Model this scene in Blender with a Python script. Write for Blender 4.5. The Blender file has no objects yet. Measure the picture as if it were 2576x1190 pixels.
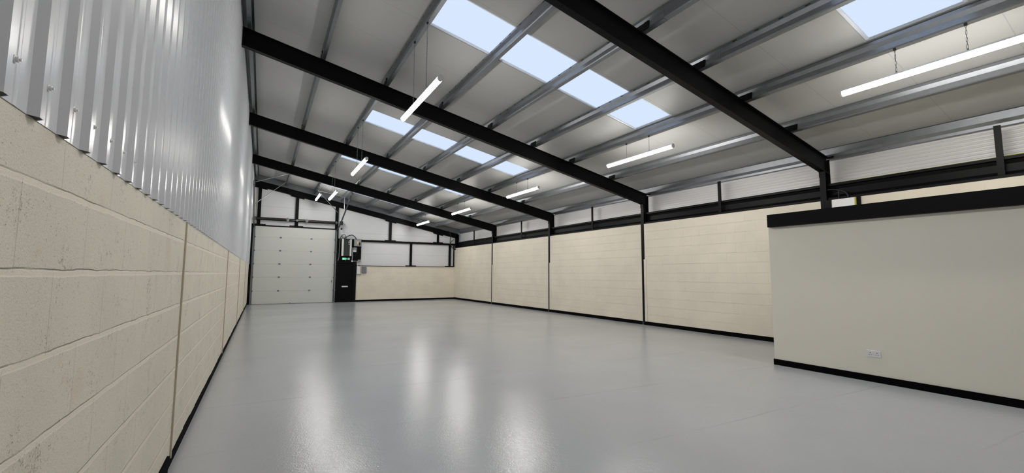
import bpy, bmesh, math, random
from mathutils import Vector, Matrix
random.seed(7)
S = bpy.context.scene
COL = S.collection

# ------------------------------------------------------------------ camera
PX = 2576.0
cam_d = bpy.data.cameras.new('camera')
cam_d.sensor_fit = 'HORIZONTAL'
cam_d.sensor_width = 36.0
cam_d.lens = 1067.4 / PX * 36.0
cam_d.clip_start = 0.02
cam = bpy.data.objects.new('camera', cam_d)
COL.objects.link(cam)
yaw, pitch, roll = 0.53063, 0.08822, -0.00399
fwd = Vector((math.sin(yaw) * math.cos(pitch), math.cos(yaw) * math.cos(pitch), math.sin(pitch)))
right = Vector((math.cos(yaw), -math.sin(yaw), 0))
up = right.cross(fwd)
r2 = right * math.cos(roll) - up * math.sin(roll)
u2 = right * math.sin(roll) + up * math.cos(roll)
cam.matrix_world = Matrix(((r2.x, u2.x, -fwd.x, 0.4997), (r2.y, u2.y, -fwd.y, 0.0), (r2.z, u2.z, -fwd.z, 1.36), (0, 0, 0, 1)))
S.camera = cam

# ------------------------------------------------------------------ world, exposure
w = bpy.data.worlds.new('sky'); S.world = w; w.use_nodes = True
w.node_tree.nodes['Background'].inputs[0].default_value = (0.62, 0.74, 1.0, 1)
w.node_tree.nodes['Background'].inputs[1].default_value = 0.9
S.view_settings.view_transform = 'Standard'
S.view_settings.look = 'None'
S.view_settings.exposure = 0.0
S.view_settings.gamma = 1.0
LED = 83.0           # radiance of the lamp diffusers
SKY = 1.0            # radiance of the translucent rooflight sheets

# ------------------------------------------------------------------ building dimensions
W, D, Y0 = 9.55, 21.64, -5.0          # right block wall, far wall, wall behind the camera
SL = 0.1984                            # roof fall per metre of x
ANG = math.atan(SL); CA, SA = math.cos(ANG), math.sin(ANG)
KB, KT, KP, KR = 5.206, 5.53, 5.538, 5.742   # rafter bottom / top, purlin bottom, roof sheet (heights at x = 0)
FR = [3.84, 8.27, 12.73, 17.22]        # portal frame centre lines, nearest first
PUR = [0.10, 1.27, 2.43, 3.59, 4.75, 5.905, 7.06, 8.40]
BAYY = [(-5, 3.79), (3.89, 8.22), (8.32, 12.68), (12.78, 17.17), (17.27, 21.5)]

# ------------------------------------------------------------------ materials
def nodes_of(name):
    m = bpy.data.materials.new(name); m.use_nodes = True
    nt = m.node_tree
    return m, nt, nt.nodes['Principled BSDF']

def plain(name, col, rough=0.5, metal=0.0, var=0.0, bump=0.0, scale=40.0, spec=0.5, coat=0.0):
    m, nt, b = nodes_of(name)
    b.inputs['Roughness'].default_value = rough
    b.inputs['Metallic'].default_value = metal
    b.inputs['Specular IOR Level'].default_value = spec
    b.inputs['Coat Weight'].default_value = coat
    tc = nt.nodes.new('ShaderNodeTexCoord')
    n = nt.nodes.new('ShaderNodeTexNoise'); n.inputs['Scale'].default_value = scale; n.inputs['Detail'].default_value = 4
    nt.links.new(tc.outputs['Object'], n.inputs['Vector'])
    mix = nt.nodes.new('ShaderNodeMix'); mix.data_type = 'RGBA'
    mix.inputs[6].default_value = (*[c * (1 - var) for c in col], 1)
    mix.inputs[7].default_value = (*[min(1, c * (1 + var)) for c in col], 1)
    nt.links.new(n.outputs['Fac'], mix.inputs[0]); nt.links.new(mix.outputs[2], b.inputs['Base Color'])
    if bump:
        bp = nt.nodes.new('ShaderNodeBump'); bp.inputs['Strength'].default_value = bump; bp.inputs['Distance'].default_value = 0.004
        nt.links.new(n.outputs['Fac'], bp.inputs['Height']); nt.links.new(bp.outputs['Normal'], b.inputs['Normal'])
    return m

def emit(name, col, st):
    m = bpy.data.materials.new(name); m.use_nodes = True
    nt = m.node_tree; nt.nodes.clear()
    e = nt.nodes.new('ShaderNodeEmission'); o = nt.nodes.new('ShaderNodeOutputMaterial')
    e.inputs[0].default_value = (*col, 1); e.inputs[1].default_value = st
    nt.links.new(e.outputs[0], o.inputs[0])
    return m

class NB:                                 # tiny helper for math node chains
    def __init__(s, nt): s.nt = nt
    def m(s, op, a, b=None, c=None):
        n = s.nt.nodes.new('ShaderNodeMath'); n.operation = op
        for i, v in enumerate((a, b, c)):
            if v is None: continue
            if isinstance(v, (int, float)): n.inputs[i].default_value = v
            else: s.nt.links.new(v, n.inputs[i])
        return n.outputs[0]
    def noise(s, vec, scale, detail=3, rough=0.55):
        n = s.nt.nodes.new('ShaderNodeTexNoise'); n.inputs['Scale'].default_value = scale
        n.inputs['Detail'].default_value = detail; n.inputs['Roughness'].default_value = rough
        s.nt.links.new(vec, n.inputs['Vector']); return n.outputs['Fac']
    def ramp(s, v, a, b):
        n = s.nt.nodes.new('ShaderNodeMapRange'); n.interpolation_type = 'SMOOTHSTEP'
        n.inputs[1].default_value = a; n.inputs[2].default_value = b
        s.nt.links.new(v, n.inputs[0]); return n.outputs[0]
    def mix(s, f, a, b):
        n = s.nt.nodes.new('ShaderNodeMix'); n.data_type = 'RGBA'
        if isinstance(f, (int, float)): n.inputs[0].default_value = f
        else: s.nt.links.new(f, n.inputs[0])
        for i, v in ((6, a), (7, b)):
            if isinstance(v, tuple): n.inputs[i].default_value = (*v, 1)
            else: s.nt.links.new(v, n.inputs[i])
        return n.outputs[2]

def blockwork(name, along, col, joint_col, phase=0.087, zphase=0.007, pits=1.0, depth=0.006, perp=0.6, jw=0.0075, jmix=0.8):
    """painted concrete blocks 440 x 215: along = 'X' or 'Y' axis of the wall"""
    m, nt, b = nodes_of(name); N = NB(nt)
    geo = nt.nodes.new('ShaderNodeNewGeometry')
    sep = nt.nodes.new('ShaderNodeSeparateXYZ'); nt.links.new(geo.outputs['Position'], sep.inputs[0])
    P = geo.outputs['Position']
    a = sep.outputs[along]; z = sep.outputs['Z']
    wob = N.m('MULTIPLY', N.m('SUBTRACT', N.noise(P, 5.0, 2), 0.5), 0.014)
    zz = N.m('ADD', z, wob)
    row = N.m('FLOOR', N.m('DIVIDE', N.m('SUBTRACT', zz, zphase), 0.225))
    fz = N.m('SUBTRACT', N.m('SUBTRACT', zz, zphase), N.m('MULTIPLY', row, 0.225))
    dz = N.m('MINIMUM', fz, N.m('SUBTRACT', 0.225, fz))                  # distance to a bed joint
    odd = N.m('MODULO', N.m('ADD', row, 100.0), 2.0)
    wob2 = N.m('MULTIPLY', N.m('SUBTRACT', N.noise(P, 9.0, 2), 0.5), 0.012)
    aa = N.m('ADD', N.m('ADD', N.m('SUBTRACT', N.m('ADD', a, wob2), phase), 90.0), N.m('MULTIPLY', odd, 0.225))
    fa = N.m('MODULO', aa, 0.45)
    da = N.m('MINIMUM', fa, N.m('SUBTRACT', 0.45, fa))
    jn = N.m('MULTIPLY', N.m('SUBTRACT', N.noise(P, 14.0, 3), 0.5), 0.006)
    bed = N.m('SUBTRACT', 1.0, N.ramp(N.m('ADD', dz, jn), jw * 0.75, jw * 1.3))
    prp = N.m('SUBTRACT', 1.0, N.ramp(N.m('ADD', da, jn), 0.002, 0.0065))
    fine = N.noise(P, 170.0, 3, 0.7)
    clump = N.ramp(N.noise(P, 5.0, 4, 0.65), 0.46, 0.72)
    mid = N.noise(P, 55.0, 4, 0.7)
    thr = N.m('SUBTRACT', 0.615, N.m('MULTIPLY', clump, 0.075))
    pit = N.m('GREATER_THAN', N.m('ADD', N.m('MULTIPLY', fine, 0.55), N.m('MULTIPLY', mid, 0.45)), thr)
    pit = N.m('MULTIPLY', N.m('MULTIPLY', pit, N.m('SUBTRACT', 1.0, bed)), pits)
    tone = N.mix(N.ramp(N.noise(P, 1.7, 4, 0.6), 0.3, 0.7), tuple(c * 0.955 for c in col), tuple(min(1, c * 1.035) for c in col))
    stain = N.m('MULTIPLY', N.ramp(N.noise(P, 4.3, 4, 0.6), 0.56, 0.72), 0.22 * pits)
    tone = N.mix(stain, tone, (0.58, 0.44, 0.34))
    tone = N.mix(N.m('MULTIPLY', N.m('SUBTRACT', 1.0, N.ramp(fine, 0.32, 0.54)), 0.24 * pits), tone, (0.34, 0.29, 0.23))
    c = N.mix(N.m('MULTIPLY', bed, jmix), tone, joint_col)
    c = N.mix(N.m('MULTIPLY', prp, 0.12 * perp), c, (0.55, 0.47, 0.36))
    c = N.mix(N.m('MULTIPLY', pit, 0.75), c, (0.17, 0.12, 0.09))
    nt.links.new(c, b.inputs['Base Color'])
    b.inputs['Roughness'].default_value = 0.62
    b.inputs['Specular IOR Level'].default_value = 0.35
    h = N.m('SUBTRACT', N.m('MULTIPLY', fine, 0.30), N.m('MULTIPLY', pit, 0.9))
    h = N.m('ADD', h, N.m('MULTIPLY', N.noise(P, 28.0, 4, 0.7), 0.35))
    up = N.m('SUBTRACT', 1.0, N.ramp(N.m('ABSOLUTE', N.m('SUBTRACT', N.m('ADD', fz, jn), 0.0095)), 0.0005, 0.004))   # thin shadow line over the bed joint
    h = N.m('SUBTRACT', h, N.m('MULTIPLY', N.m('MULTIPLY', up, N.ramp(N.noise(P, 3.5, 3), 0.35, 0.6)), 0.8))
    h = N.m('SUBTRACT', h, N.m('MULTIPLY', bed, 0.35))
    h = N.m('SUBTRACT', h, N.m('MULTIPLY', prp, perp * 0.5))
    bp = nt.nodes.new('ShaderNodeBump'); bp.inputs['Strength'].default_value = 0.9; bp.inputs['Distance'].default_value = depth
    nt.links.new(h, bp.inputs['Height']); nt.links.new(bp.outputs['Normal'], b.inputs['Normal'])
    return m

def floor_mat():
    m, nt, b = nodes_of('grey_resin_floor'); N = NB(nt)
    geo = nt.nodes.new('ShaderNodeNewGeometry'); P = geo.outputs['Position']
    sep = nt.nodes.new('ShaderNodeSeparateXYZ'); nt.links.new(P, sep.inputs[0])
    big = N.noise(P, 0.55, 4, 0.6)
    c = N.mix(N.ramp(big, 0.3, 0.7), (0.472, 0.482, 0.500), (0.500, 0.511, 0.528))
    # roller laps across the room every 1.32 m, with a wandering edge
    yy = N.m('ADD', N.m('ADD', sep.outputs['Y'], N.m('MULTIPLY', N.m('SUBTRACT', N.noise(P, 2.2, 3), 0.5), 0.08)), 7.84)
    yy = N.m('ADD', yy, N.m('MULTIPLY', sep.outputs['X'], 0.054))
    fy = N.m('MODULO', yy, 1.32)
    dy = N.m('MINIMUM', fy, N.m('SUBTRACT', 1.32, fy))
    lap = N.m('MULTIPLY', N.m('SUBTRACT', 1.0, N.ramp(dy, 0.004, 0.018)), N.ramp(N.noise(P, 0.5, 3), 0.42, 0.58))
    band = N.ramp(N.m('MODULO', yy, 2.64), 1.30, 1.34)
    c = N.mix(N.m('MULTIPLY', lap, 0.15), c, (0.20, 0.20, 0.23))
    nt.links.new(c, b.inputs['Base Color'])
    rr = N.m('ADD', N.m('ADD', 0.135, N.m('MULTIPLY', big, 0.05)), N.m('MULTIPLY', band, 0.012))
    nt.links.new(rr, b.inputs['Roughness'])
    b.inputs['Specular IOR Level'].default_value = 0.5
    h = N.m('ADD', N.m('MULTIPLY', N.noise(P, 95.0, 2, 0.5), 1.0), N.m('MULTIPLY', N.noise(P, 24.0, 2, 0.5), 0.9))
    h = N.m('ADD', h, N.m('MULTIPLY', lap, 0.3))
    bp = nt.nodes.new('ShaderNodeBump'); bp.inputs['Strength'].default_value = 0.75; bp.inputs['Distance'].default_value = 0.0016
    nt.links.new(h, bp.inputs['Height']); nt.links.new(bp.outputs['Normal'], b.inputs['Normal'])
    return m

def ribbed(name, col, axis, pitch, rough=0.4, strength=0.5, dist=0.002, seam=None, wide=0.0):
    """thin white liner sheet with fine formed ribs at right angles to 'axis'"""
    m, nt, b = nodes_of(name); N = NB(nt)
    geo = nt.nodes.new('ShaderNodeNewGeometry'); P = geo.outputs['Position']
    sep = nt.nodes.new('ShaderNodeSeparateXYZ'); nt.links.new(P, sep.inputs[0])
    v = N.m('ADD', sep.outputs[axis], 40.0)
    rib = N.m('SINE', N.m('MULTIPLY', v, 2 * math.pi / pitch))
    h = N.ramp(rib, -0.2, 0.9)
    n = N.noise(P, 1.2, 4, 0.6)
    c = N.mix(N.ramp(n, 0.3, 0.7), tuple(x * 0.965 for x in col), col)
    if seam:
        f = N.m('MODULO', N.m('ADD', sep.outputs[axis], 40.0 - seam[1]), seam[0])
        d = N.m('MINIMUM', f, N.m('SUBTRACT', seam[0], f))
        s = N.m('SUBTRACT', 1.0, N.ramp(d, 0.003, 0.007))
        c = N.mix(N.m('MULTIPLY', s, 0.30), c, (0.16, 0.16, 0.15))
    nt.links.new(c, b.inputs['Base Color']); b.inputs['Roughness'].default_value = rough
    bp = nt.nodes.new('ShaderNodeBump'); bp.inputs['Strength'].default_value = strength; bp.inputs['Distance'].default_value = dist
    nt.links.new(h, bp.inputs['Height']); nt.links.new(bp.outputs['Normal'], b.inputs['Normal'])
    return m

def galv_mat(name, col, rough, metal):
    m, nt, b = nodes_of(name); N = NB(nt)
    geo = nt.nodes.new('ShaderNodeNewGeometry'); P = geo.outputs['Position']
    n = N.noise(P, 9.0, 4, 0.7)
    nt.links.new(N.mix(N.ramp(n, 0.3, 0.7), tuple(x * 0.95 for x in col), tuple(x * 1.05 for x in col)), b.inputs['Base Color'])
    b.inputs['Metallic'].default_value = metal; b.inputs['Roughness'].default_value = rough
    return m

CREAM = (0.705, 0.66, 0.55)
M = dict(
    black=plain('black_painted_steel', (0.0032, 0.0032, 0.0038), 0.42, 0, 0.15, 0.05, 30, 0.12),
    skirting=plain('black_skirting_paint', (0.0035, 0.0035, 0.004), 0.85, 0, 0.2, 0.1, 40, 0.04),
    satin=plain('black_satin_board', (0.0035, 0.0036, 0.0042), 0.55, 0, 0.1, 0, 20, 0.10),
    galv=galv_mat('galvanised_steel', (0.245, 0.255, 0.272), 0.36, 0.85),
    galv_bright=galv_mat('bright_zinc', (0.30, 0.305, 0.315), 0.3, 0.6),
    spring=plain('oiled_spring_steel', (0.07, 0.062, 0.055), 0.4, 0.7, 0.3, 0.5, 120),
    slot=plain('dark_slot', (0.02, 0.02, 0.022), 0.7),
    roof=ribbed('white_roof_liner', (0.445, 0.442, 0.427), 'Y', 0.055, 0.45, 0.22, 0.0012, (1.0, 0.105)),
    clad_left=plain('white_coated_sheet', (0.60, 0.61, 0.64), 0.2, 0, 0.015, 0.02, 8, 0.5),
    clad_right=ribbed('white_side_liner', (0.71, 0.70, 0.69), 'Z', 0.058, 0.35, 1.0, 0.006),
    clad_far=ribbed('white_gable_liner', (0.78, 0.785, 0.80), 'Z', 0.030, 0.35, 0.22, 0.0015, (1.0, 0.32)),
    block_left=blockwork('painted_block_left', 'Y', CREAM, (0.80, 0.735, 0.625), 0.087, 0.007, 1.0, 0.007, 0.7, 0.0085),
    block_right=blockwork('painted_block_right', 'Y', (0.77, 0.705, 0.59), (0.74, 0.675, 0.565), 0.2, 0.05, 0.12, 0.005, 0.5, 0.004, 0.3),
    block_far=blockwork('painted_block_far', 'X', (0.87, 0.80, 0.665), (0.83, 0.755, 0.62), 0.1, 0.05, 0.1, 0.005, 0.5, 0.004, 0.3),
    plaster=plain('cream_painted_board', (0.82, 0.78, 0.685), 0.55, 0, 0.015, 0.02, 60, 0.4),
    mastic=plain('tan_mastic', (0.52, 0.45, 0.345), 0.6, 0, 0.08, 0.1, 60),
    floor=floor_mat(),
    led=emit('lamp_diffuser', (1.0, 0.982, 0.94), LED),
    sky=emit('translucent_rooflight', (0.675, 0.80, 1.0), SKY),
    white=plain('white_plastic', (0.80, 0.80, 0.80), 0.35, 0, 0.01),
    white_steel=plain('white_enamel', (0.78, 0.78, 0.77), 0.4, 0, 0.01),
    grp=plain('white_rooflight_edge', (0.80, 0.84, 0.90), 0.4, 0, 0.02),
    door=plain('white_door_panel', (0.74, 0.745, 0.705), 0.4, 0, 0.012, 0.06, 90),
    cream_plastic=plain('cream_trunking', (0.80, 0.79, 0.74), 0.4),
    green_board=plain('dark_green_board', (0.020, 0.030, 0.028), 0.5),
    grey_box=plain('grey_enclosure', (0.20, 0.205, 0.22), 0.45),
    mid_grey=plain('pale_grey_enclosure', (0.36, 0.36, 0.36), 0.45),
    yellow=plain('yellow_tape', (0.68, 0.62, 0.16), 0.6),
    label=plain('yellow_label', (0.72, 0.62, 0.30), 0.5),
    rubber=plain('black_rubber', (0.012, 0.012, 0.013), 0.6),
    exit_green=emit('exit_sign_face', (0.10, 0.85, 0.42), 0.85),
    exit_dark=plain('exit_green_plastic', (0.01, 0.16, 0.08), 0.4),
    exit_white=emit('exit_sign_symbol', (0.80, 1.0, 0.90), 1.0),
)

# ------------------------------------------------------------------ mesh helpers
ORIG = {}
class MB:
    def __init__(s): s.v = []; s.f = []; s.sm = []; s.mi = []; s.mats = []; s.cur = 0
    def _add(s, vs, fs, smooth=False):
        o = len(s.v); s.v += [Vector(p) for p in vs]
        for f in fs: s.f.append([i + o for i in f]); s.sm.append(smooth); s.mi.append(s.cur)
        return s
    def box(s, x0, x1, y0, y1, z0, z1):
        x0, x1 = min(x0, x1), max(x0, x1); y0, y1 = min(y0, y1), max(y0, y1); z0, z1 = min(z0, z1), max(z0, z1)
        vs = [(x, y, z) for x in (x0, x1) for y in (y0, y1) for z in (z0, z1)]
        return s._add(vs, [(0, 1, 3, 2), (4, 6, 7, 5), (0, 4, 5, 1), (2, 3, 7, 6), (0, 2, 6, 4), (1, 5, 7, 3)])
    def bbox(s, x0, x1, y0, y1, z0, z1, b=0.004):
        """box with chamfered edges"""
        bm = bmesh.new(); bmesh.ops.create_cube(bm, size=1)
        bmesh.ops.scale(bm, vec=(abs(x1 - x0), abs(y1 - y0), abs(z1 - z0)), verts=bm.verts)
        bmesh.ops.translate(bm, vec=((x0 + x1) / 2, (y0 + y1) / 2, (z0 + z1) / 2), verts=bm.verts)
        bmesh.ops.bevel(bm, geom=list(bm.edges), offset=b, segments=2, affect='EDGES', profile=0.6)
        bm.verts.index_update()
        s._add([v.co.copy() for v in bm.verts], [[v.index for v in f.verts] for f in bm.faces]); bm.free(); return s
    def prism(s, poly, fn, a0, a1, smooth=False, caps=True):
        """poly: closed 2D outline; fn(u, v, a) -> world point"""
        n = len(poly)
        vs = [fn(u, v, a0) for u, v in poly] + [fn(u, v, a1) for u, v in poly]
        s._add(vs, [(i, (i + 1) % n, n + (i + 1) % n, n + i) for i in range(n)], smooth)
        if caps: s._add(vs, [tuple(range(n))[::-1], tuple(range(n, 2 * n))])
        return s
    def tube(s, pts, r, n=8, caps=True):
        pts = [Vector(p) for p in pts]; rings = []
        prev = None
        for i, p in enumerate(pts):
            t = (pts[min(i + 1, len(pts) - 1)] - pts[max(i - 1, 0)]).normalized()
            if prev is None:
                a = t.cross(Vector((0, 0, 1)))
                if a.length < 1e-3: a = t.cross(Vector((1, 0, 0)))
                a.normalize()
            else:
                a = (prev - t * prev.dot(t)).normalized()
            prev = a; b = t.cross(a)
            rings.append([p + (a * math.cos(q) + b * math.sin(q)) * r for q in [2 * math.pi * k / n for k in range(n)]])
        vs = [q for rg in rings for q in rg]; fs = []
        for i in range(len(rings) - 1):
            for k in range(n): fs.append((i * n + k, i * n + (k + 1) % n, (i + 1) * n + (k + 1) % n, (i + 1) * n + k))
        s._add(vs, fs, True)
        if caps: s._add(rings[0], [tuple(range(n))[::-1]]); s._add(rings[-1], [tuple(range(n))])
        return s
    def build(s, name, mat, parent=None, loc=None):
        if loc is None:
            if parent is None:
                xs, ys, zs = zip(*[(v.x, v.y, v.z) for v in s.v])
                loc = Vector(((min(xs) + max(xs)) / 2, (min(ys) + max(ys)) / 2, min(zs)))
            else: loc = ORIG[parent.name]
        loc = Vector(loc)
        me = bpy.data.meshes.new(name)
        me.from_pydata([v - loc for v in s.v], [], s.f)
        for p, q in zip(me.polygons, s.sm): p.use_smooth = q
        me.materials.append(mat)
        for m in s.mats: me.materials.append(m)
        for p, q in zip(me.polygons, s.mi): p.material_index = q
        bm = bmesh.new(); bm.from_mesh(me)
        bmesh.ops.recalc_face_normals(bm, faces=bm.faces); bm.to_mesh(me); bm.free()
        o = bpy.data.objects.new(name, me); COL.objects.link(o)
        if parent: o.parent = parent; o.location = loc - ORIG[parent.name]
        else: o.location = loc
        ORIG[o.name] = loc
        return o

def curve_pts(ctrl, n=6):
    """Catmull-Rom through control points"""
    P = [Vector(c) for c in ctrl]; P = [P[0] * 2 - P[1]] + P + [P[-1] * 2 - P[-2]]; out = []
    for i in range(1, len(P) - 2):
        for k in range(n):
            t = k / n
            out.append(0.5 * (2 * P[i] + (P[i + 1] - P[i - 1]) * t + (2 * P[i - 1] - 5 * P[i] + 4 * P[i + 1] - P[i + 2]) * t * t
                              + (3 * P[i] - P[i - 1] - 3 * P[i + 1] + P[i + 2]) * t ** 3))
    out.append(P[-2]); return out

def tag(o, label=None, cat=None, group=None, kind=None):
    for k, v in (('label', label), ('category', cat), ('group', group), ('kind', kind)):
        if v: o[k] = v
    return o
def thing(name, label, cat, loc, group=None):
    o = bpy.data.objects.new(name, None); o.empty_display_size = 0.1
    COL.objects.link(o); o.location = loc; ORIG[o.name] = Vector(loc)
    return tag(o, label, cat, group)
def struct(o): o['kind'] = 'structure'; return o
def copy_tree(o, parent=None):
    c = o.copy(); COL.objects.link(c)
    if parent: c.parent = parent
    ORIG[c.name] = ORIG[o.name].copy()
    for ch in list(o.children): copy_tree(ch, c)
    return c

def roofz(x, k): return k - SL * x
def rp(x0, k):
    """frame on the slope: u runs down the slope from x0, w is square to the roof, a is the world y"""
    z0 = roofz(x0, k)
    return lambda u, v, a: (x0 + u * CA + v * SA, a, z0 - u * SA + v * CA)

# ================================================================== SETTING
struct(MB().box(-0.3, W + 0.6, Y0 - 0.2, D + 0.3, -0.2, 0).build('floor', M['floor']))

# rooflights: strips one metre wide between the third and seventh purlins
RL = [(1.27, 2.19), (5.17, 6.11), (10.10, 11.05), (14.02, 14.96), (18.95, 19.92)]
RX = (2.46, 7.03)
def slab(mb, x0, x1, y0, y1, k, t):
    mb._add([(x, y, roofz(x, k) + d) for x in (x0, x1) for y in (y0, y1) for d in (0, t)],
            [(0, 1, 3, 2), (4, 6, 7, 5), (0, 4, 5, 1), (2, 3, 7, 6), (0, 2, 6, 4), (1, 5, 7, 3)])
c = MB(); ys = [Y0 - 0.1]
for a, b in RL: ys += [a, b]
ys.append(D + 0.05)
for i in range(0, len(ys), 2): slab(c, -0.12, W + 0.5, ys[i], ys[i + 1], KR, 0.09)
for a, b in RL:
    slab(c, -0.12, RX[0], a, b, KR, 0.09); slab(c, RX[1], W + 0.5, a, b, KR, 0.09)
struct(c.build('ceiling', M['roof']))
for i, (a, b) in enumerate(RL):
    m = MB(); slab(m, RX[0], RX[1], a, b, KR + 0.035, 0.01)
    wn = struct(m.build('window_%d' % (i + 1), M['sky']))
    e = MB()
    for y0, y1 in ((a, a + 0.035), (b - 0.035, b)): slab(e, RX[0], RX[1], y0, y1, KR + 0.012, 0.022)
    e.build('rooflight_edge', M['grp'], wn)

# --- left wall: painted blocks, ribbed white sheet above
wl = struct(MB().box(-0.14, 0, Y0, 21.25, 0, 1.75).box(-0.14, -0.012, 21.25, D + 0.06, 0, KR).build('wall_left', M['block_left']))
prof = []                                   # 19 mm deep trapezoidal sheet, 167 mm pitch
y = 1.42 - 0.1675 * 38
while y < 21.24:
    for dy, dx in ((0, 0.002), (0.016, 0.0195), (0.037, 0.0195), (0.053, 0.002), (0.096, 0.002), (0.101, 0.0029), (0.112, 0.0029), (0.117, 0.002)):
        if y + dy < 21.25: prof.append((y + dy, dx))
    y += 0.1675
cl = MB(); zb, zt = 1.732, KR + 0.02
n = len(prof)
cl._add([(dx, yy, z) for z in (zb, zt) for yy, dx in prof], [(i, i + 1, n + i + 1, n + i) for i in range(n - 1)])
cl._add([(dx - 0.0008, yy, z) for z in (zb, zt) for yy, dx in prof], [(i, i + 1, n + i + 1, n + i) for i in range(n - 1)])
clad = cl.build('cladding', M['clad_left'], wl)
ff = MB(); y = 1.42 - 0.1675 * 5
while y < 21.2:
    ff.prism([(y + 0.001, 0.0), (y + 0.016, 0.0185), (y + 0.037, 0.0185), (y + 0.052, 0.0)], lambda u, v, a: (v, u, a), 1.7335, 1.76); y += 0.1675
ff.build('rib_shade_fill', M['rubber'], clad)  # black fill paints the shade inside the open rib ends
for k in range(7):
    yy = 1.345 + 0.1688 * k + (0.0 if k else -0.003); s_ = MB(); z = 1.832
    s_.tube([(0.002, yy, z), (0.0045, yy, z)], 0.0095, 14); s_.tube([(0.0045, yy, z), (0.010, yy, z)], 0.0062, 10)
    s_.tube([(0.010, yy, z), (0.014, yy, z)], 0.0036, 6)
    s_.build('screw', M['white_steel'], clad)
for yy in (3.90, 8.42, 12.88, 17.35):
    m = MB().box(-0.001, 0.011, yy - 0.009, yy + 0.009, 0.06, 1.731); m.build('control_joint', M['mastic'], wl)
b = MB()
yy = Y0 + 0.05
while yy < 21.2:
    y2 = min(yy + 0.35, 21.25); h = 0.085 + random.uniform(-0.008, 0.008) + (0.03 if yy < 3.7 else 0)
    b.box(0.0, 0.004 if yy > 3.7 else 0.010, yy, y2, 0, h); yy = y2
struct(b.build('baseboard_left', M['skirting']))

# --- right wall: block panels between the columns, liner sheet above the rail
wr = MB()
segs = [(Y0, 3.785), (3.895, 8.215), (8.335, 12.67), (12.79, 17.16), (17.28, D)]
for i, (a, b_) in enumerate(segs): wr.box(W, W + 0.2, a, b_, 0, 2.752)
for f in FR:                                  # lower courses come forward and cover the edge of each column
    wr.box(W - 0.010, W - 0.0005, f - 0.11, f - 0.028, 0.0, 1.775)
wr = struct(wr.build('wall_right', M['block_right']))
MB().box(9.90, 9.93, Y0, D + 0.02, 2.7, 3.95).build('cladding', M['clad_right'], wr)
b = MB()
for a, b_ in segs: b.box(W - 0.006, W, a, b_, 0, 0.095)
for f in FR: b.box(W - 0.016, W - 0.0062, f - 0.112, f - 0.03, 0, 0.095)
struct(b.build('baseboard_right', M['skirting']))

# --- far gable wall
wf = struct(MB().box(4.44, W, D, D + 0.14, 0, 1.722).build('wall_far', M['block_far']))
g = MB(); poly = [(-0.02, 1.70), (9.95, 1.70), (9.95, roofz(9.95, KR)), (-0.02, roofz(-0.02, KR))]
# sheet with an opening for the loading door and the black surround
g.prism([(4.40, 1.70), (9.90, 1.70), (9.90, roofz(9.90, KR)), (4.40, roofz(4.40, KR))], lambda u, v, a: (u, a, v), D + 0.03, D + 0.06)
g.prism([(-0.02, 3.40), (3.55, 3.40), (3.55, 2.95), (4.40, 2.95), (4.40, roofz(4.40, KR)), (-0.02, roofz(-0.02, KR))], lambda u, v, a: (u, a, v), D + 0.03, D + 0.06)
g.build('cladding', M['clad_far'], wf)
struct(tag(MB().box(4.44, 9.48, D - 0.035, D + 0.028, 1.722, 1.742).build('trim_3', M['black']), 'thin black ledge on top of the far block wall'))
struct(MB().box(4.44, W, D - 0.006, D, 0, 0.085).build('baseboard_far', M['skirting']))
gf = MB(); gf.prism([(0.02, roofz(0.02, 5.47)), (9.72, roofz(9.72, 5.47)), (9.72, roofz(9.72, KR)), (0.02, roofz(0.02, KR))], lambda u, v, a: (u, a, v), D - 0.06, D - 0.03)
struct(tag(gf.build('trim_1', M['galv']), 'dull grey flashing strip between the gable rafter and the roof'))

# --- wall behind the camera
struct(MB().box(-0.14, W + 0.4, Y0 - 0.14, Y0, 0, 5.9).build('wall_back', M['plaster']))

# --- store partition on the right
px, py = 7.33, 3.68
p = MB(); p.box(px, px + 0.1, Y0 + 0.01, py, 0, 2.2); p.box(px + 0.1, W - 0.02, py - 0.1, py, 0, 2.2); p.box(px + 0.1, W - 0.02, Y0 + 0.01, py - 0.1, 2.12, 2.2)
struct(p.build('wall_partition', M['plaster']))
struct(tag(MB().box(px - 0.085, px, Y0 + 0.02, py - 0.03, 2.098, 2.292).build('trim_2', M['satin']), 'black fascia board along the top of the cream partition'))
b = MB(); b.box(px - 0.012, px, Y0 + 0.02, py + 0.012, 0, 0.086); b.box(px, W - 0.02, py, py + 0.012, 0, 0.086)
struct(b.build('baseboard_partition', M['skirting']))

# ================================================================== STEEL FRAMES
def ibeam_profile(d, bw, tf, tw):
    h, q = d / 2, bw / 2
    return [(-q, -h), (q, -h), (q, -h + tf), (tw / 2, -h + tf), (tw / 2, h - tf), (q, h - tf), (q, h), (-q, h), (-q, h - tf), (-tw / 2, h - tf), (-tw / 2, -h + tf), (-q, -h + tf)]
RD = (KT - KB) * CA                              # rafter depth
def rafter(mb, yc, x0, x1, d, k_bot, bw):
    pr = ibeam_profile(d, bw, 0.012, 0.008)
    n = len(pr); vs = []
    for x in (x0, x1):
        for q, h in pr: vs.append((x, yc + q, roofz(x, k_bot) + (h + d / 2) / CA))
    mb._add(vs, [(i, (i + 1) % n, n + (i + 1) % n, n + i) for i in range(n)] + [tuple(range(n)), tuple(range(n, 2 * n))])
def column(mb, yc, x0, x1, z1, bw):
    pr = ibeam_profile(x1 - x0, bw, 0.011, 0.008)
    mb.prism([(u, v) for u, v in pr], lambda u, v, a: ((x0 + x1) / 2 + v, yc + u, a), 0.0, z1)
FL = ['nearest black portal frame, its rafter running from the top edge down to the partition',
      'second black portal frame from the camera, its column standing left of the widest block panel',
      'third black portal frame from the camera, its rafter passing behind the second ceiling lamp',
      'fourth black portal frame from the camera, next before the gable end']
cz = 3.56
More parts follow.
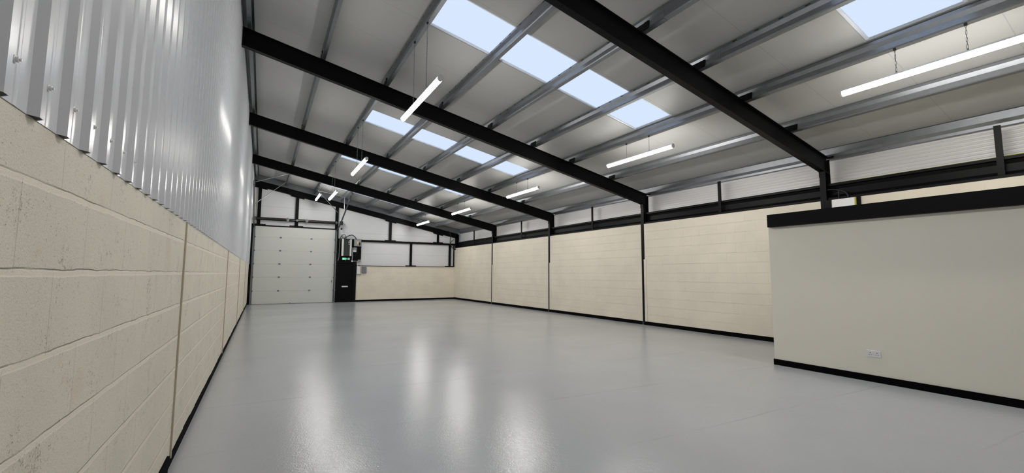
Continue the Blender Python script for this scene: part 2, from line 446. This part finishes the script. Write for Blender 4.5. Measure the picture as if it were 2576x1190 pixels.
for i, f in enumerate(FR):
    t = thing('portal_frame', FL[i], 'steel frame', (W + 0.1, f, 0), 'portal frames of the hall')
    m = MB(); rafter(m, f, 0.022, W + 0.19, RD, KB, 0.102); m.build('rafter', M['black'], t)
    m = MB(); column(m, f, W + 0.002, W + 0.205, 3.30, 0.100)
    m.box(W + 0.19, W + 0.205, f - 0.05, f + 0.05, 3.301, cz)
    m.build('column', M['black'], t)
    m = MB(); m.box(W - 0.012, W + 0.002, f - 0.05, f + 0.05, 3.21, 3.31)
    for dy in (-0.025, 0.025): m.tube([(W - 0.024, f + dy, 3.265), (W - 0.011, f + dy, 3.265)], 0.010, 6)
    m.build('haunch_plate', M['black'], t)
    if i == 0: MB().box(W - 0.006, W - 0.0005, f - 0.125, f - 0.052, 2.3, 2.752).build('dark_gap_strip', M['black'], t)  # added black strip filling the dark gap beside the nearest column
    for pxx in PUR[1:]:
        m = MB(); P_ = rp(pxx, KT)
        xa = -0.034
        m.prism([(xa, 0.0), (xa + 0.008, 0.0), (xa + 0.008, 0.125), (xa, 0.125)], P_, f - 0.165, f + 0.05)
        for a in (-0.14, -0.10):
            q0 = P_(xa - 0.010, 0.10, f + a); q1 = P_(xa, 0.10, f + a); m.tube([q0, q1], 0.009, 6)
        m.build('purlin_cleat', M['black'], t)
# gable frame against the far wall
t = thing('portal_frame', 'black gable rafter and corner column against the far white wall', 'steel frame', (W + 0.05, D - 0.08, 0), 'portal frames of the hall')
m = MB(); rafter(m, D - 0.09, 0.03, W + 0.15, 0.25, 5.20, 0.10); m.build('rafter', M['black'], t)
m = MB(); column(m, D - 0.09, W - 0.0 + 0.002, W + 0.19, 3.50, 0.10)
m.build('column', M['black'], t)

# ================================================================== PURLINS
def purlin_profile(sc=0.0):
    path = [(0.052, 0.018), (0.052, 0.0), (-0.006, 0.0), (-0.018, 0.012), (-0.018, 0.085), (-0.048, 0.135), (-0.048, 0.178), (-0.030, 0.196), (0.045, 0.196), (0.045, 0.180)]
    tk = 0.004
    back = [(0.048, 0.018), (0.048, tk), (-0.004, tk), (-0.014, 0.014), (-0.014, 0.086), (-0.044, 0.136), (-0.044, 0.176), (-0.028, 0.192), (0.041, 0.192), (0.041, 0.180)]
    if sc: path = [(u - (sc if u < 0.03 else 0), v - (sc if v < 0.012 else 0)) for u, v in path]
    return path + back[::-1]
PL = ['galvanised roof purlin tight against the top of the left white cladding', 'first galvanised roof purlin out from the left cladding',
      'galvanised purlin carrying the left row of hanging lamps, at the upper edge of the rooflights', 'galvanised purlin between the first and second rooflight panes',
      'galvanised purlin through the middle of the rooflight strips', 'galvanised purlin between the third and last rooflight panes',
      'galvanised purlin carrying the right row of hanging lamps, at the lower edge of the rooflights', 'galvanised purlin below the right row of lamps, last before the eaves']
pp = purlin_profile(); ps = purlin_profile(0.004)
for i, x in enumerate(PUR):
    P_ = rp(x, KP); y1 = D - 0.07
    t = thing('roof_purlin', PL[i], 'purlin', (x, 8, roofz(x, KP)), 'roof purlins')
    m = MB().prism(pp, P_, Y0 + 0.02, y1)
    if i in (1, 2, 3, 4, 5):
        m.mats = [M['slot']]; m.cur = 1; yy = Y0 + 0.4
        while yy < 21:
            if min(abs(yy - f) for f in FR) > 0.5:
                m.prism([(-0.0492, 0.150), (-0.0478, 0.150), (-0.0478, 0.166), (-0.0492, 0.166)], P_, yy, yy + 0.055)
            yy += 0.30
    m.build('rail', M['galv'], t)
    for f in FR:
        m = MB().prism(ps, P_, f - 0.40, f + 0.40); m.build('sleeve', M['galv'], t)
t = thing('eave_beam', 'galvanised eaves beam along the top of the right wall liner', 'purlin', (9.8, 8, 3.58))
ev = [(9.80, 3.795), (9.765, 3.775), (9.765, 3.66), (9.80, 3.61), (9.80, 3.565), (9.90, 3.565), (9.90, 3.569), (9.804, 3.569), (9.804, 3.612), (9.769, 3.662), (9.769, 3.772), (9.802, 3.791), (9.88, 3.77), (9.88, 3.778)]
m = MB().prism(ev, lambda u, v, a: (u, a, v), Y0 + 0.02, D - 0.07); m.build('rail', M['galv'], t)
for f in FR:
    m = MB().box(9.758, 9.764, f - 0.12, f + 0.12, 3.59, 3.62); m.build('bracket', M['black'], t)

# ================================================================== RIGHT WALL RAIL AND POSTS
BL = ['black steel wall rail of the bay above the cream partition', 'black steel wall rail on the widest block panel, between first and second frames',
      'black steel wall rail between the second and third frames', 'black steel wall rail between the third and fourth frames',
      'black steel wall rail in the last bay, by the far right corner']
PLb = ['short black post on the rail above the partition, at the right picture edge', 'short black post on the rail above the widest block panel',
       'short black post between the second and third frames', 'short black post between the third and fourth frames', 'short black post in the last bay, nearest the far right corner']
PY = [1.61, 5.97, 10.40, 14.75, 19.29]
spans = [(Y0 + 0.02, 3.785), (3.895, 8.215), (8.325, 12.675), (12.785, 17.165), (17.275, D - 0.16)]
for i, (a, b_) in enumerate(spans):
    o = MB()
    pr = [(9.585, 2.753), (9.90, 2.753), (9.90, 3.075), (9.62, 3.075), (9.62, 3.03), (9.665, 3.02), (9.69, 2.97), (9.69, 2.86), (9.665, 2.81), (9.585, 2.80)]
    o.prism(pr, lambda u, v, q: (u, q, v), a, b_)
    tag(o.build('wall_rail', M['black']), BL[i], 'steel rail', 'black wall rails')
    t = thing('wall_post', PLb[i], 'post', (9.60, PY[i], 2.81), 'short black wall posts')
    m = MB().box(9.592, 9.615, PY[i] - 0.036, PY[i] + 0.036, 2.806, 3.535); m.box(9.615, 9.655, PY[i] + 0.028, PY[i] + 0.036, 3.08, 3.535)
    m.build('angle', M['black'], t)
    m = MB().tube([(9.58, PY[i], 2.90), (9.592, PY[i], 2.90)], 0.008, 6); m.build('bolt', M['black'], t)
# small things above the partition
tag(MB().box(9.896, 9.9, 1.69, 3.80, 3.118, 3.131).build('masking_tape', M['yellow']), 'yellow masking tape above the black rail, left of the short post over the partition', 'tape', 'yellow tape')
tag(MB().box(9.896, 9.9, Y0 + 0.1, 1.62, 3.118, 3.138).build('masking_tape', M['yellow']), 'strip of yellow masking tape above the black rail at the right picture edge', 'tape', 'yellow tape')
t = thing('wall_trunking', 'white trunking box above the partition, right of the nearest column', 'trunking', (9.5, 3.5, 2.60))
MB().bbox(9.475, 9.549, 3.335, 3.675, 2.53, 2.742, 0.004).build('box', M['white'], t)
MB().box(9.474, 9.55, 3.322, 3.334, 2.53, 2.742).build('tape_edge', M['yellow'], t)
t = thing('gap_strip', 'narrow black upright strip right of the white trunking box', 'post', (9.53, 3.29, 2.40))
MB().box(9.52, 9.549, 3.262, 3.318, 2.40, 2.752).build('strip', M['black'], t)
MB().box(9.535, 9.549, 3.276, 3.302, 2.715, 2.745).build('tape_tab', M['yellow'], t)
m = MB().tube(curve_pts([(9.575, 3.77, 2.96), (9.57, 3.66, 2.94), (9.57, 3.58, 2.915), (9.57, 3.50, 2.87), (9.57, 3.46, 2.80), (9.57, 3.46, 2.765)]), 0.011, 8)
m.tube([(9.57, 3.60, 2.91), (9.57, 3.60, 2.76)], 0.011, 8)
tag(m.build('black_cable', M['rubber']), 'thin black cable clipped from the nearest column onto the rail', 'cable')

# ================================================================== LIGHTS
def batten(x, yc, z, drop, label, group, half=0.885):
    t = thing('hanging_batten_light', label, 'light', (x, yc, z), group)
    hp = [(-0.033, 0.050), (-0.030, 0.062), (-0.022, 0.075), (0.022, 0.075), (0.030, 0.062), (0.033, 0.050)]
    MB().prism(hp, lambda u, v, a: (x + u, a, z + v), yc - half + 0.02, yc + half - 0.02).build('housing', M['white'], t)
    dp = [(0.037 * math.cos(q), 0.032 + 0.042 * math.sin(q)) for q in [math.pi - 0.42 + (math.pi + 0.84) * k / 14 for k in range(15)]]
    MB().prism(dp, lambda u, v, a: (x + u, a, z + v), yc - half + 0.02, yc + half - 0.02, True).build('diffuser', M['led'], t)
    for s_ in (-1, 1):
        MB().prism(dp + hp[1:-1][::-1], lambda u, v, a: (x + u, a, z + v), yc + s_ * half, yc + s_ * (half - 0.019)).build('end_cap', M['white'], t)
        yw = yc + s_ * 0.305
        top = z + drop
        m = MB(); k = 0; zz = z + 0.075; L_ = 0.045
        m.tube([(x, yw, z + 0.073), (x, yw, z + 0.10)], 0.009, 8)
        zz = z + 0.10
        while zz < top:                              # chain: alternate links
            ze = min(zz + L_, top); a = 0.006 if k % 2 else 0.0; b2 = 0.0 if k % 2 else 0.006
            m.tube([(x - a, yw - b2, zz), (x - a, yw - b2, ze)], 0.0022, 4); m.tube([(x + a, yw + b2, zz), (x + a, yw + b2, ze)], 0.0022, 4)
            zz += L_ * 0.9; k += 1
        m.build('suspension_chain', M['galv_bright'], t)
        m = MB().box(x - 0.012, x + 0.012, yw - 0.012, yw + 0.012, top - 0.03, top); m.build('hook', M['rubber'], t)
LX = roofz(2.43, KP); RXZ = roofz(7.06, KP)
LL = [(1.60, 'added unseen lamp above the camera, lighting the near end of the hall'), (6.08, 'largest lamp of the left row, lit batten hanging across the second rafter'),  # first lamp is added out of view to light the near end
      (10.72, 'second lamp of the left row, lit batten hanging in front of the third rafter'), (15.15, 'third lamp of the left row, just right of the farthest lamp above the loading door')]
for yc, lb in LL: batten(2.43, yc, 3.93, LX - 3.93, lb, 'left row of hanging lamps')
batten(2.43, 19.75, 4.595, LX - 4.595, 'farthest lamp of the left row, hung higher on short chains above the loading door', 'left row of hanging lamps')
RLb = ['nearest lamp of the right row, cut off by the right picture edge', 'second lamp of the right row, between the first and second rafters',
       'third lamp of the right row, between the second and third rafters', 'fourth lamp of the right row, touching the fourth rafter', 'farthest lamp of the right row, by the gable rafter']
for yc, lb in zip((1.62, 6.08, 10.60, 15.10, 19.62), RLb): batten(7.06, yc, 3.745, RXZ - 3.745, lb, 'right row of hanging lamps')

# ================================================================== LOADING DOOR
door = thing('door_1', None, None, (1.8, D, 0)); struct(door)
door['label'] = 'white sectional loading door of six wide panels in the far wall'
seams = [0.0, 0.575, 1.178, 1.768, 2.357, 2.945, 3.42]
for i in range(6):
    m = MB().bbox(0.16, 3.425, D - 0.02, D + 0.02, seams[i] + (0.012 if i == 0 else 0.001), seams[i + 1] - 0.001, 0.003); m.build('panel', M['door'], door)
for z in seams[1:-1]:
    for x in (1.155, 2.409):
        m = MB().bbox(x - 0.04, x + 0.04, D - 0.032, D - 0.02, z - 0.032, z + 0.032, 0.003)
        m.tube([(x - 0.036, D - 0.034, z), (x + 0.036, D - 0.034, z)], 0.008, 6); m.build('hinge', M['galv'], door)
    for x in (0.13, 3.455):
        m = MB().bbox(x - 0.05, x + 0.05, D - 0.055, D - 0.03, z - 0.04, z + 0.04, 0.004)
        m.tube([(x - 0.06, D - 0.06, z), (x + 0.06, D - 0.06, z)], 0.022, 8); m.build('roller_bracket', M['galv'], door)
for x in (0.135, 3.45):
    MB().box(x - 0.035, x + 0.03, D - 0.030, D - 0.021, 0.02, 3.41).build('edge_strip', M['galv'], door)
m = MB().tube(curve_pts([(3.37, D - 0.02, 1.02), (3.33, D - 0.07, 1.01), (3.33, D - 0.07, 0.95), (3.37, D - 0.02, 0.94)]), 0.012, 8); m.build('handle', M['galv'], door)
MB().box(0.10, 3.50, D + 0.022, D + 0.035, 0, 3.44).build('light_stop', M['grey_box'], door)  # unseen backing added to stop outside light at the panel seams
MB().box(0.14, 3.44, D - 0.02, D + 0.02, 0, 0.012).build('bottom_seal', M['rubber'], door)
m = MB().bbox(1.62, 1.66, D - 0.05, D - 0.02, 0.0, 0.05, 0.003); m.build('floor_bolt', M['galv'], door)
fr = MB(); fr.box(-0.012, 0.085, D - 0.10, D + 0.03, 0, 3.50); fr.box(0.085, 3.55, D - 0.03, D + 0.03, 3.425, 3.475)
fr.box(3.50, 3.565, D - 0.06, D + 0.03, 0, 3.475)
fr.build('frame', M['black'], door)

def track(x, label):
    t = thing('door_track', label, 'door track', (x, D - 0.08, 0), 'loading door tracks')
    pts = curve_pts([(x, D - 0.09, 3.30), (x, D - 0.12, 3.42), (x, 20.82, 3.52), (x, 19.5, 3.95), (x, 17.8, 4.56)], 5)
    m = MB(); s_ = 1 if x < 1 else -1
    def ch(a, b):                             # open C channel between two points
        a, b = Vector(a), Vector(b); d = (b - a).normalized(); n_ = d.cross(Vector((1, 0, 0))).normalized()
        for (u0, u1, v0, v1) in ((-0.024, -0.020, -0.028, 0.028), (-0.024, 0.020, -0.028, -0.024), (-0.024, 0.020, 0.024, 0.028)):
            vs = [p_ + Vector((-u * s_, 0, 0)) * -1 + n_ * v for p_ in (a, b) for u in (u0, u1) for v in (v0, v1)]
            m._add(vs, [(0, 1, 3, 2), (4, 6, 7, 5), (0, 4, 5, 1), (2, 3, 7, 6), (0, 2, 6, 4), (1, 5, 7, 3)])
    ch((x, D - 0.09, 0.0), (x, D - 0.09, 3.30))
    for a, b in zip(pts, pts[1:]): ch(a, b)
    m.build('channel', M['galv'], t)
    m = MB().bbox(x - 0.03, x + 0.03, 17.74, 17.82, 4.50, 4.70, 0.004); m.build('end_bracket', M['galv'], t)
    m = MB().tube([(x - 0.02, 17.73, 4.60), (x + 0.02, 17.73, 4.60)], 0.03, 10); m.build('end_buffer', M['galv_bright'], t)
    for z in (0.4, 1.2, 2.0, 2.8):
        MB().box(x - 0.03, x + 0.03, D - 0.06, D - 0.032, z - 0.03, z + 0.03).build('wall_clip', M['galv'], t)
track(0.105, 'left galvanised track of the loading door, close to the white cladding')
track(3.475, 'right galvanised track of the loading door, slanting up from the black post')

def rod(a, b, label, r=0.014):
    m = MB()
    a, b = Vector(a), Vector(b); m.tube([a, b], r, 8)
    tag(m.build('track_brace', M['galv_bright']), label, 'brace rod', 'galvanised rods bracing the door tracks')
rod((0.155, 17.82, 4.67), (1.22, 18.73, roofz(1.22, KP) - 0.012), 'upper of the two rods bracing the left door track to the roof purlin')
rod((0.15, 19.27, 4.08), (1.22, 20.45, roofz(1.22, KP) - 0.012), 'lower of the two rods bracing the left door track to the roof purlin')
rod((3.49, D - 0.12, 4.24), (2.46, 20.4, roofz(2.46, KP) - 0.012), 'slanting rod from the black post up to the farthest left lamp')
rod((3.475, 19.5, 4.0), (3.475, 19.62, 4.69), 'upright rod hanging above the right door track')
rod((2.41, 19.62, 4.88), (3.475, 19.62, 4.69), 'near-level rod running behind the third left lamp to the upright rod', 0.010)

t = thing('torsion_spring_shaft', 'horizontal spring shaft on a black rail above the loading door', 'door spring', (1.8, D - 0.12, 3.75))
MB().box(0.09, 3.50, D - 0.082, D - 0.052, 3.69, 3.815).build('rail', M['black'], t)
MB().tube([(0.09, D - 0.13, 3.752), (3.595, D - 0.13, 3.752)], 0.0127, 10).build('shaft', M['galv_bright'], t)
for a, b in ((0.20, 1.36), (2.20, 3.36)):
    m = MB(); m.tube([(a, D - 0.13, 3.752), (b, D - 0.13, 3.752)], 0.040, 12)
    k = a
    while k < b: m.tube([(k, D - 0.13, 3.752), (k + 0.007, D - 0.13, 3.752)], 0.045, 12); k += 0.014
    m.build('spring', M['spring'], t)
for x in (1.39, 2.17):
    m = MB().bbox(x - 0.03, x + 0.03, D - 0.19, D - 0.083, 3.68, 3.84, 0.008); m.tube([(x - 0.06, D - 0.13, 3.752), (x + 0.06, D - 0.13, 3.752)], 0.05, 12); m.build('spring_bracket', M['galv_bright'], t)
m = MB().bbox(1.74, 1.80, D - 0.16, D - 0.083, 3.70, 3.80, 0.005); m.build('centre_bracket', M['galv_bright'], t)
for x in (0.125, 3.44):
    m = MB().tube([(x - 0.03, D - 0.13, 3.752), (x + 0.03, D - 0.13, 3.752)], 0.075, 18); m.build('cable_drum', M['galv'], t)
t = thing('door_motor', 'small black door motor at the top right corner of the loading door', 'motor', (3.68, D - 0.12, 3.43))
MB().bbox(3.60, 3.73, D - 0.20, D - 0.04, 3.66, 3.84, 0.01).build('gearbox', M['rubber'], t)
MB().tube([(3.68, D - 0.12, 3.52), (3.68, D - 0.12, 3.66)], 0.045, 14).build('body', M['mid_grey'], t)
MB().tube([(3.68, D - 0.12, 3.43), (3.68, D - 0.12, 3.52)], 0.04, 12).build('end_cap', M['rubber'], t)

# ================================================================== GABLE STEEL
t = thing('gable_rail', 'horizontal black rail across the far wall, right of the switchgear', 'steel rail', (7.0, D - 0.05, 2.89))
MB().box(4.638, 9.545, D - 0.06, D - 0.002, 2.905, 3.005).build('rail', M['black'], t)
def post(x0, x1, z0, z1, label, plates=(True, True), pz=0.02):
    t = thing('gable_post', label, 'post', ((x0 + x1) / 2, D - 0.04, z0), 'black posts on the far wall')
    m = MB(); xm = (x0 + x1) / 2
    if z1 is None:
        m.prism([(x0, z0), (x1, z0), (x1, roofz(x1, 5.20)), (x0, roofz(x0, 5.20))], lambda u, v, a: (u, a, v), D - 0.045, D - 0.002)
    else: m.box(x0, x1, D - 0.045, D - 0.002, z0, z1)
    m.build('upright', M['black'], t)
    if plates[0]:
        m = MB()
        m.prism([(xm - 0.28, roofz(xm - 0.28, 5.20) - 0.05), (xm + 0.28, roofz(xm + 0.28, 5.20) - 0.05), (xm + 0.28, roofz(xm + 0.28, 5.20)), (xm - 0.28, roofz(xm - 0.28, 5.20))], lambda u, v, a: (u, a, v), D - 0.06, D - 0.045)
        m.build('top_plate', M['black'], t)
    if plates[1]:
        MB().box(xm - 0.28, xm + 0.28, D - 0.06, D - 0.052, z0, z0 + 0.04).build('base_plate', M['black'], t)
post(0.20, 0.33, 3.475, None, 'black upright above the left end of the loading door')
post(1.69, 1.82, 3.475, None, 'black upright above the middle of the loading door')
post(3.40, 3.54, 3.475, None, 'black upright above the right end of the loading door', (False, False))
post(5.96, 6.09, 3.005, None, 'black upright between the gable rafter and the middle of the far rail')
post(8.51, 8.62, 3.005, None, 'shortest black upright under the low end of the gable rafter')
post(7.05, 7.17, 1.742, 2.905, 'black upright between the two white panels above the far block wall', (False, True))
post(9.20, 9.32, 1.742, 2.905, 'black upright below the far rail beside the right corner', (False, True))
post(9.47, 9.515, 1.742, 2.905, 'thin black strip upright in the far right corner', (False, False))

# ================================================================== PERSONNEL DOOR AND SWITCHGEAR
d2 = thing('door_2', None, None, (4.0, D, 0)); struct(d2); d2['label'] = 'black personnel door with a white letter plate, beside the loading door'
MB().bbox(3.60, 4.27, D - 0.02, D + 0.02, 0.01, 1.86, 0.004).build('leaf', M['satin'], d2)
m = MB(); m.box(3.565, 3.60, D - 0.045, D + 0.03, 0, 1.94); m.box(4.27, 4.44, D - 0.045, D + 0.03, 0, 1.94); m.box(3.60, 4.27, D - 0.045, D + 0.03, 1.86, 1.94)
m.box(3.56, 4.44, D - 0.02, D + 0.03, 0, 0.012); m.box(3.57, 4.43, D + 0.024, D + 0.034, 0, 1.94)  # sill and unseen backing added to stop light leaking past the leaf
m.build('frame', M['black'], d2)
m = MB().bbox(3.80, 4.075, D - 0.032, D - 0.02, 0.705, 0.765, 0.005); m.box(3.82, 4.055, D - 0.036, D - 0.031, 0.722, 0.748); m.build('letter_plate', M['white'], d2)
m = MB().bbox(4.19, 4.22, D - 0.05, D - 0.02, 0.93, 1.05, 0.004); m.tube([(4.205, D - 0.06, 1.0), (4.12, D - 0.06, 1.0)], 0.009, 8); m.build('handle', M['black'], d2)
tag(MB().box(3.565, 4.635, D - 0.02, D + 0.028, 1.94, 3.02).build('switchgear_backboard', M['satin']), 'black board above the personnel door carrying the switchgear', 'board')

t = thing('distribution_board', 'dark green electrical panel between two white trunkings above the exit sign', 'electrical panel', (3.95, D - 0.08, 2.19))
MB().bbox(3.83, 4.085, D - 0.10, D - 0.021, 2.19, 3.0, 0.006).build('cabinet', M['green_board'], t)
m = MB()
for x, z, w_, h_ in ((4.045, 2.86, 0.05, 0.06), (4.06, 2.93, 0.03, 0.04), (4.05, 2.76, 0.035, 0.05)): m.box(x - w_ / 2, x + w_ / 2, D - 0.103, D - 0.099, z - h_ / 2, z + h_ / 2)
m.build('label_stickers', M['white'], t)
for x0, x1, lb in ((3.725, 3.818, 'left white vertical trunking beside the dark green panel'), (4.092, 4.178, 'right white vertical trunking beside the dark green panel')):
    t = thing('vertical_trunking', lb, 'trunking', ((x0 + x1) / 2, D - 0.06, 2.19), 'white trunkings')
    MB().bbox(x0, x1, D - 0.085, D - 0.021, 2.19, 3.0, 0.004).build('body', M['cream_plastic'], t)
    MB().box(x0 + 0.008, x1 - 0.008, D - 0.088, D - 0.085, 2.2, 2.99).build('lid', M['cream_plastic'], t)

t = thing('exit_sign', 'green running man emergency exit sign above the black door', 'sign', (3.94, D - 0.05, 2.0))
MB().bbox(3.765, 4.115, D - 0.075, D - 0.021, 2.0, 2.108, 0.004).build('casing', M['exit_dark'], t)
MB().box(3.772, 3.93, D - 0.078, D - 0.074, 2.006, 2.102).build('lit_face', M['exit_green'], t)
m = MB(); yy = D - 0.081
def flat(poly): m.prism(poly, lambda u, v, a: (3.772 + u, a, 2.006 + v), yy, yy + 0.0028)
flat([(0.052 + 0.011 * math.cos(q), 0.082 + 0.011 * math.sin(q)) for q in [2 * math.pi * k / 10 for k in range(10)]])       # head
flat([(0.040, 0.070), (0.058, 0.070), (0.064, 0.040), (0.044, 0.038)])                                                     # body
flat([(0.056, 0.068), (0.078, 0.056), (0.082, 0.062), (0.060, 0.074)]); flat([(0.042, 0.068), (0.022, 0.056), (0.026, 0.050), (0.046, 0.060)])
flat([(0.052, 0.042), (0.076, 0.030), (0.070, 0.006), (0.062, 0.006), (0.066, 0.026), (0.048, 0.036)]); flat([(0.044, 0.040), (0.034, 0.022), (0.014, 0.018), (0.014, 0.010), (0.040, 0.014), (0.056, 0.038)])
flat([(0.105, 0.006), (0.105, 0.090), (0.150, 0.090), (0.150, 0.006), (0.142, 0.006), (0.142, 0.082), (0.113, 0.082), (0.113, 0.006)])                # doorway
m.build('running_man_symbol', M['exit_white'], t)
m = MB()
m.prism([(3.95, 2.048), (3.975, 2.048), (3.975, 2.030), (4.005, 2.055), (3.975, 2.080), (3.975, 2.062), (3.95, 2.062)], lambda u, v, a: (u, a, v), D - 0.079, D - 0.075)
m.build('arrow', M['exit_white'], t)
MB().box(4.035, 4.108, D - 0.078, D - 0.074, 2.01, 2.098).build('white_square', M['white'], t)
MB().tube([(3.93, D - 0.03, 1.99), (3.93, D - 0.03, 1.94)], 0.008, 6).build('flex', M['mid_grey'], t)

t = thing('isolator_switch', 'grey isolator box with a yellow plate, at the top right of the black board', 'switch box', (4.44, D - 0.08, 2.67))
MB().bbox(4.285, 4.60, D - 0.15, D - 0.021, 2.67, 3.0, 0.010).build('enclosure', M['mid_grey'], t)
MB().box(4.39, 4.485, D - 0.154, D - 0.149, 2.76, 2.91).build('plate', M['label'], t)
MB().bbox(4.425, 4.445, D - 0.17, D - 0.153, 2.80, 2.88, 0.004).build('lever', M['cream_plastic'], t)
m = MB().bbox(4.50, 4.555, D - 0.18, D - 0.149, 2.72, 2.86, 0.008); m.build('handle', M['rubber'], t)
t = thing('electric_meter', 'pale electric meter below the grey isolator box', 'meter', (4.335, D - 0.07, 2.39))
MB().bbox(4.262, 4.405, D - 0.12, D - 0.021, 2.48, 2.615, 0.02).build('body', M['mid_grey'], t)
MB().bbox(4.255, 4.40, D - 0.10, D - 0.021, 2.39, 2.478, 0.006).build('terminal_cover', M['white'], t)
MB().box(4.285, 4.38, D - 0.123, D - 0.119, 2.55, 2.59).build('dial_window', M['grey_box'], t)
m = MB(); yc_ = D - 0.035
m.tube([(4.18, yc_, 2.595), (4.235, yc_, 2.595), (4.225, yc_, 1.95)], 0.011, 8); m.tube([(4.225, yc_, 1.95), (4.478, yc_, 1.955), (4.486, yc_, 1.70)], 0.011, 8)
m.tube([(4.225, D - 0.05, 1.95), (4.225, D - 0.021, 1.95)], 0.04, 14)
tag(m.build('white_conduit', M['white']), 'bent white conduit running down from the right trunking to the block wall', 'conduit')
t = thing('junction_box', 'small pale box at the lower right of the black board', 'junction box', (4.57, D - 0.06, 1.90))
MB().bbox(4.488, 4.632, D - 0.09, D - 0.021, 1.905, 2.02, 0.006).build('body', M['mid_grey'], t)
MB().box(4.51, 4.60, D - 0.093, D - 0.089, 1.93, 1.99).build('cover', M['grey_box'], t)
t = thing('switch_socket_box', 'cream box with three round glands at the top left of the far block wall', 'socket box', (4.54, D - 0.05, 1.31))
MB().bbox(4.452, 4.608, D - 0.06, D - 0.001, 1.33, 1.71, 0.008).build('body', M['cream_plastic'], t)
for x in (4.49, 4.565, 4.64): MB().tube([(x, D - 0.035, 1.335), (x, D - 0.035, 1.285)], 0.022, 10).build('gland', M['mid_grey'], t)
m = MB().tube([(4.640, D - 0.03, 1.84), (4.643, D - 0.03, 1.365)], 0.012, 8)
tag(m.build('white_pipe', M['white']), 'short upright white conduit between the cream box and the grey box', 'conduit')
t = thing('grey_socket', 'grey weatherproof socket box on the far block wall, right of the cream box', 'socket box', (4.80, D - 0.05, 1.36))
MB().bbox(4.70, 4.905, D - 0.09, D - 0.001, 1.365, 1.675, 0.012).build('lid', M['grey_box'], t)
for x in (4.72, 4.885):
    for z in (1.39, 1.65): MB().tube([(x, D - 0.094, z), (x, D - 0.088, z)], 0.011, 8).build('screw', M['rubber'], t)
def cable(pts, r, label, y, mat='rubber'):
    m = MB().tube(curve_pts([(x, y, z) for x, z in pts]), r, 8)
    tag(m.build('power_cable', M[mat]), label, 'cable')
cable([(3.66, 3.015), (3.68, 3.12), (3.77, 3.205), (3.85, 3.19), (3.90, 3.08), (3.91, 3.01)], 0.013, 'small arched black cable above the left white trunking', D - 0.11)
cable([(3.83, 3.02), (3.95, 3.12), (4.06, 3.18), (4.18, 3.205), (4.28, 3.15), (4.35, 3.07), (4.37, 3.005)], 0.019, 'big arched black cable from the dark green panel to the isolator', D - 0.075)
cable([(3.78, 3.03), (3.765, 3.09), (3.70, 3.11), (3.65, 3.04), (3.64, 2.90), (3.63, 2.55), (3.62, 2.13), (3.575, 1.95)], 0.017, 'dark grey cable dropping down the left edge of the black board', D - 0.045, 'grey_box')
cable([(4.425, 2.60), (4.47, 2.52), (4.46, 2.37), (4.38, 2.25), (4.30, 2.20), (4.265, 2.22)], 0.013, 'black cable looped below the electric meter', D - 0.04)
m = MB().tube(curve_pts([(9.02, D - 0.19, 3.66), (9.12, D - 0.19, 3.64), (9.20, D - 0.19, 3.56), (9.23, D - 0.19, 3.44), (9.21, D - 0.19, 3.25), (9.20, D - 0.19, 3.08), (9.22, D - 0.19, 2.94), (9.30, D - 0.19, 2.81), (9.42, D - 0.17, 2.72), (9.52, D - 0.165, 2.70)]), 0.018, 8)
m.tube([(9.48, D - 0.165, 2.705), (9.545, D - 0.165, 2.69)], 0.035, 10)
m.tube(curve_pts([(9.45, D - 0.19, 3.22), (9.36, D - 0.19, 3.17), (9.29, D - 0.19, 3.12), (9.235, D - 0.19, 3.03), (9.215, D - 0.19, 2.95)]), 0.014, 8)
tag(m.build('looped_cable', M['rubber']), 'thick black cable looping down from the rafter in the far right corner', 'cable')

# ================================================================== DOUBLE SOCKET ON THE PARTITION
t = thing('double_socket', 'white double wall socket low on the cream partition', 'socket', (px, 2.44, 0.315))
MB().bbox(px - 0.011, px, 2.367, 2.513, 0.312, 0.398, 0.003).build('faceplate', M['white'], t)
for yc in (2.475, 2.405):
    m = MB(); z0 = 0.352
    m.box(px - 0.0118, px - 0.0108, yc - 0.004, yc + 0.004, z0 + 0.012, z0 + 0.022)
    for s_ in (-1, 1): m.box(px - 0.0118, px - 0.0108, yc + s_ * 0.011 - 0.004, yc + s_ * 0.011 + 0.004, z0 - 0.010, z0 - 0.004)
    m.build('pin_holes', M['slot'], t)
for yc in (2.452, 2.428):
    MB().bbox(px - 0.0145, px - 0.0105, yc - 0.006, yc + 0.006, 0.365, 0.384, 0.0015).build('rocker_switch', M['white'], t)
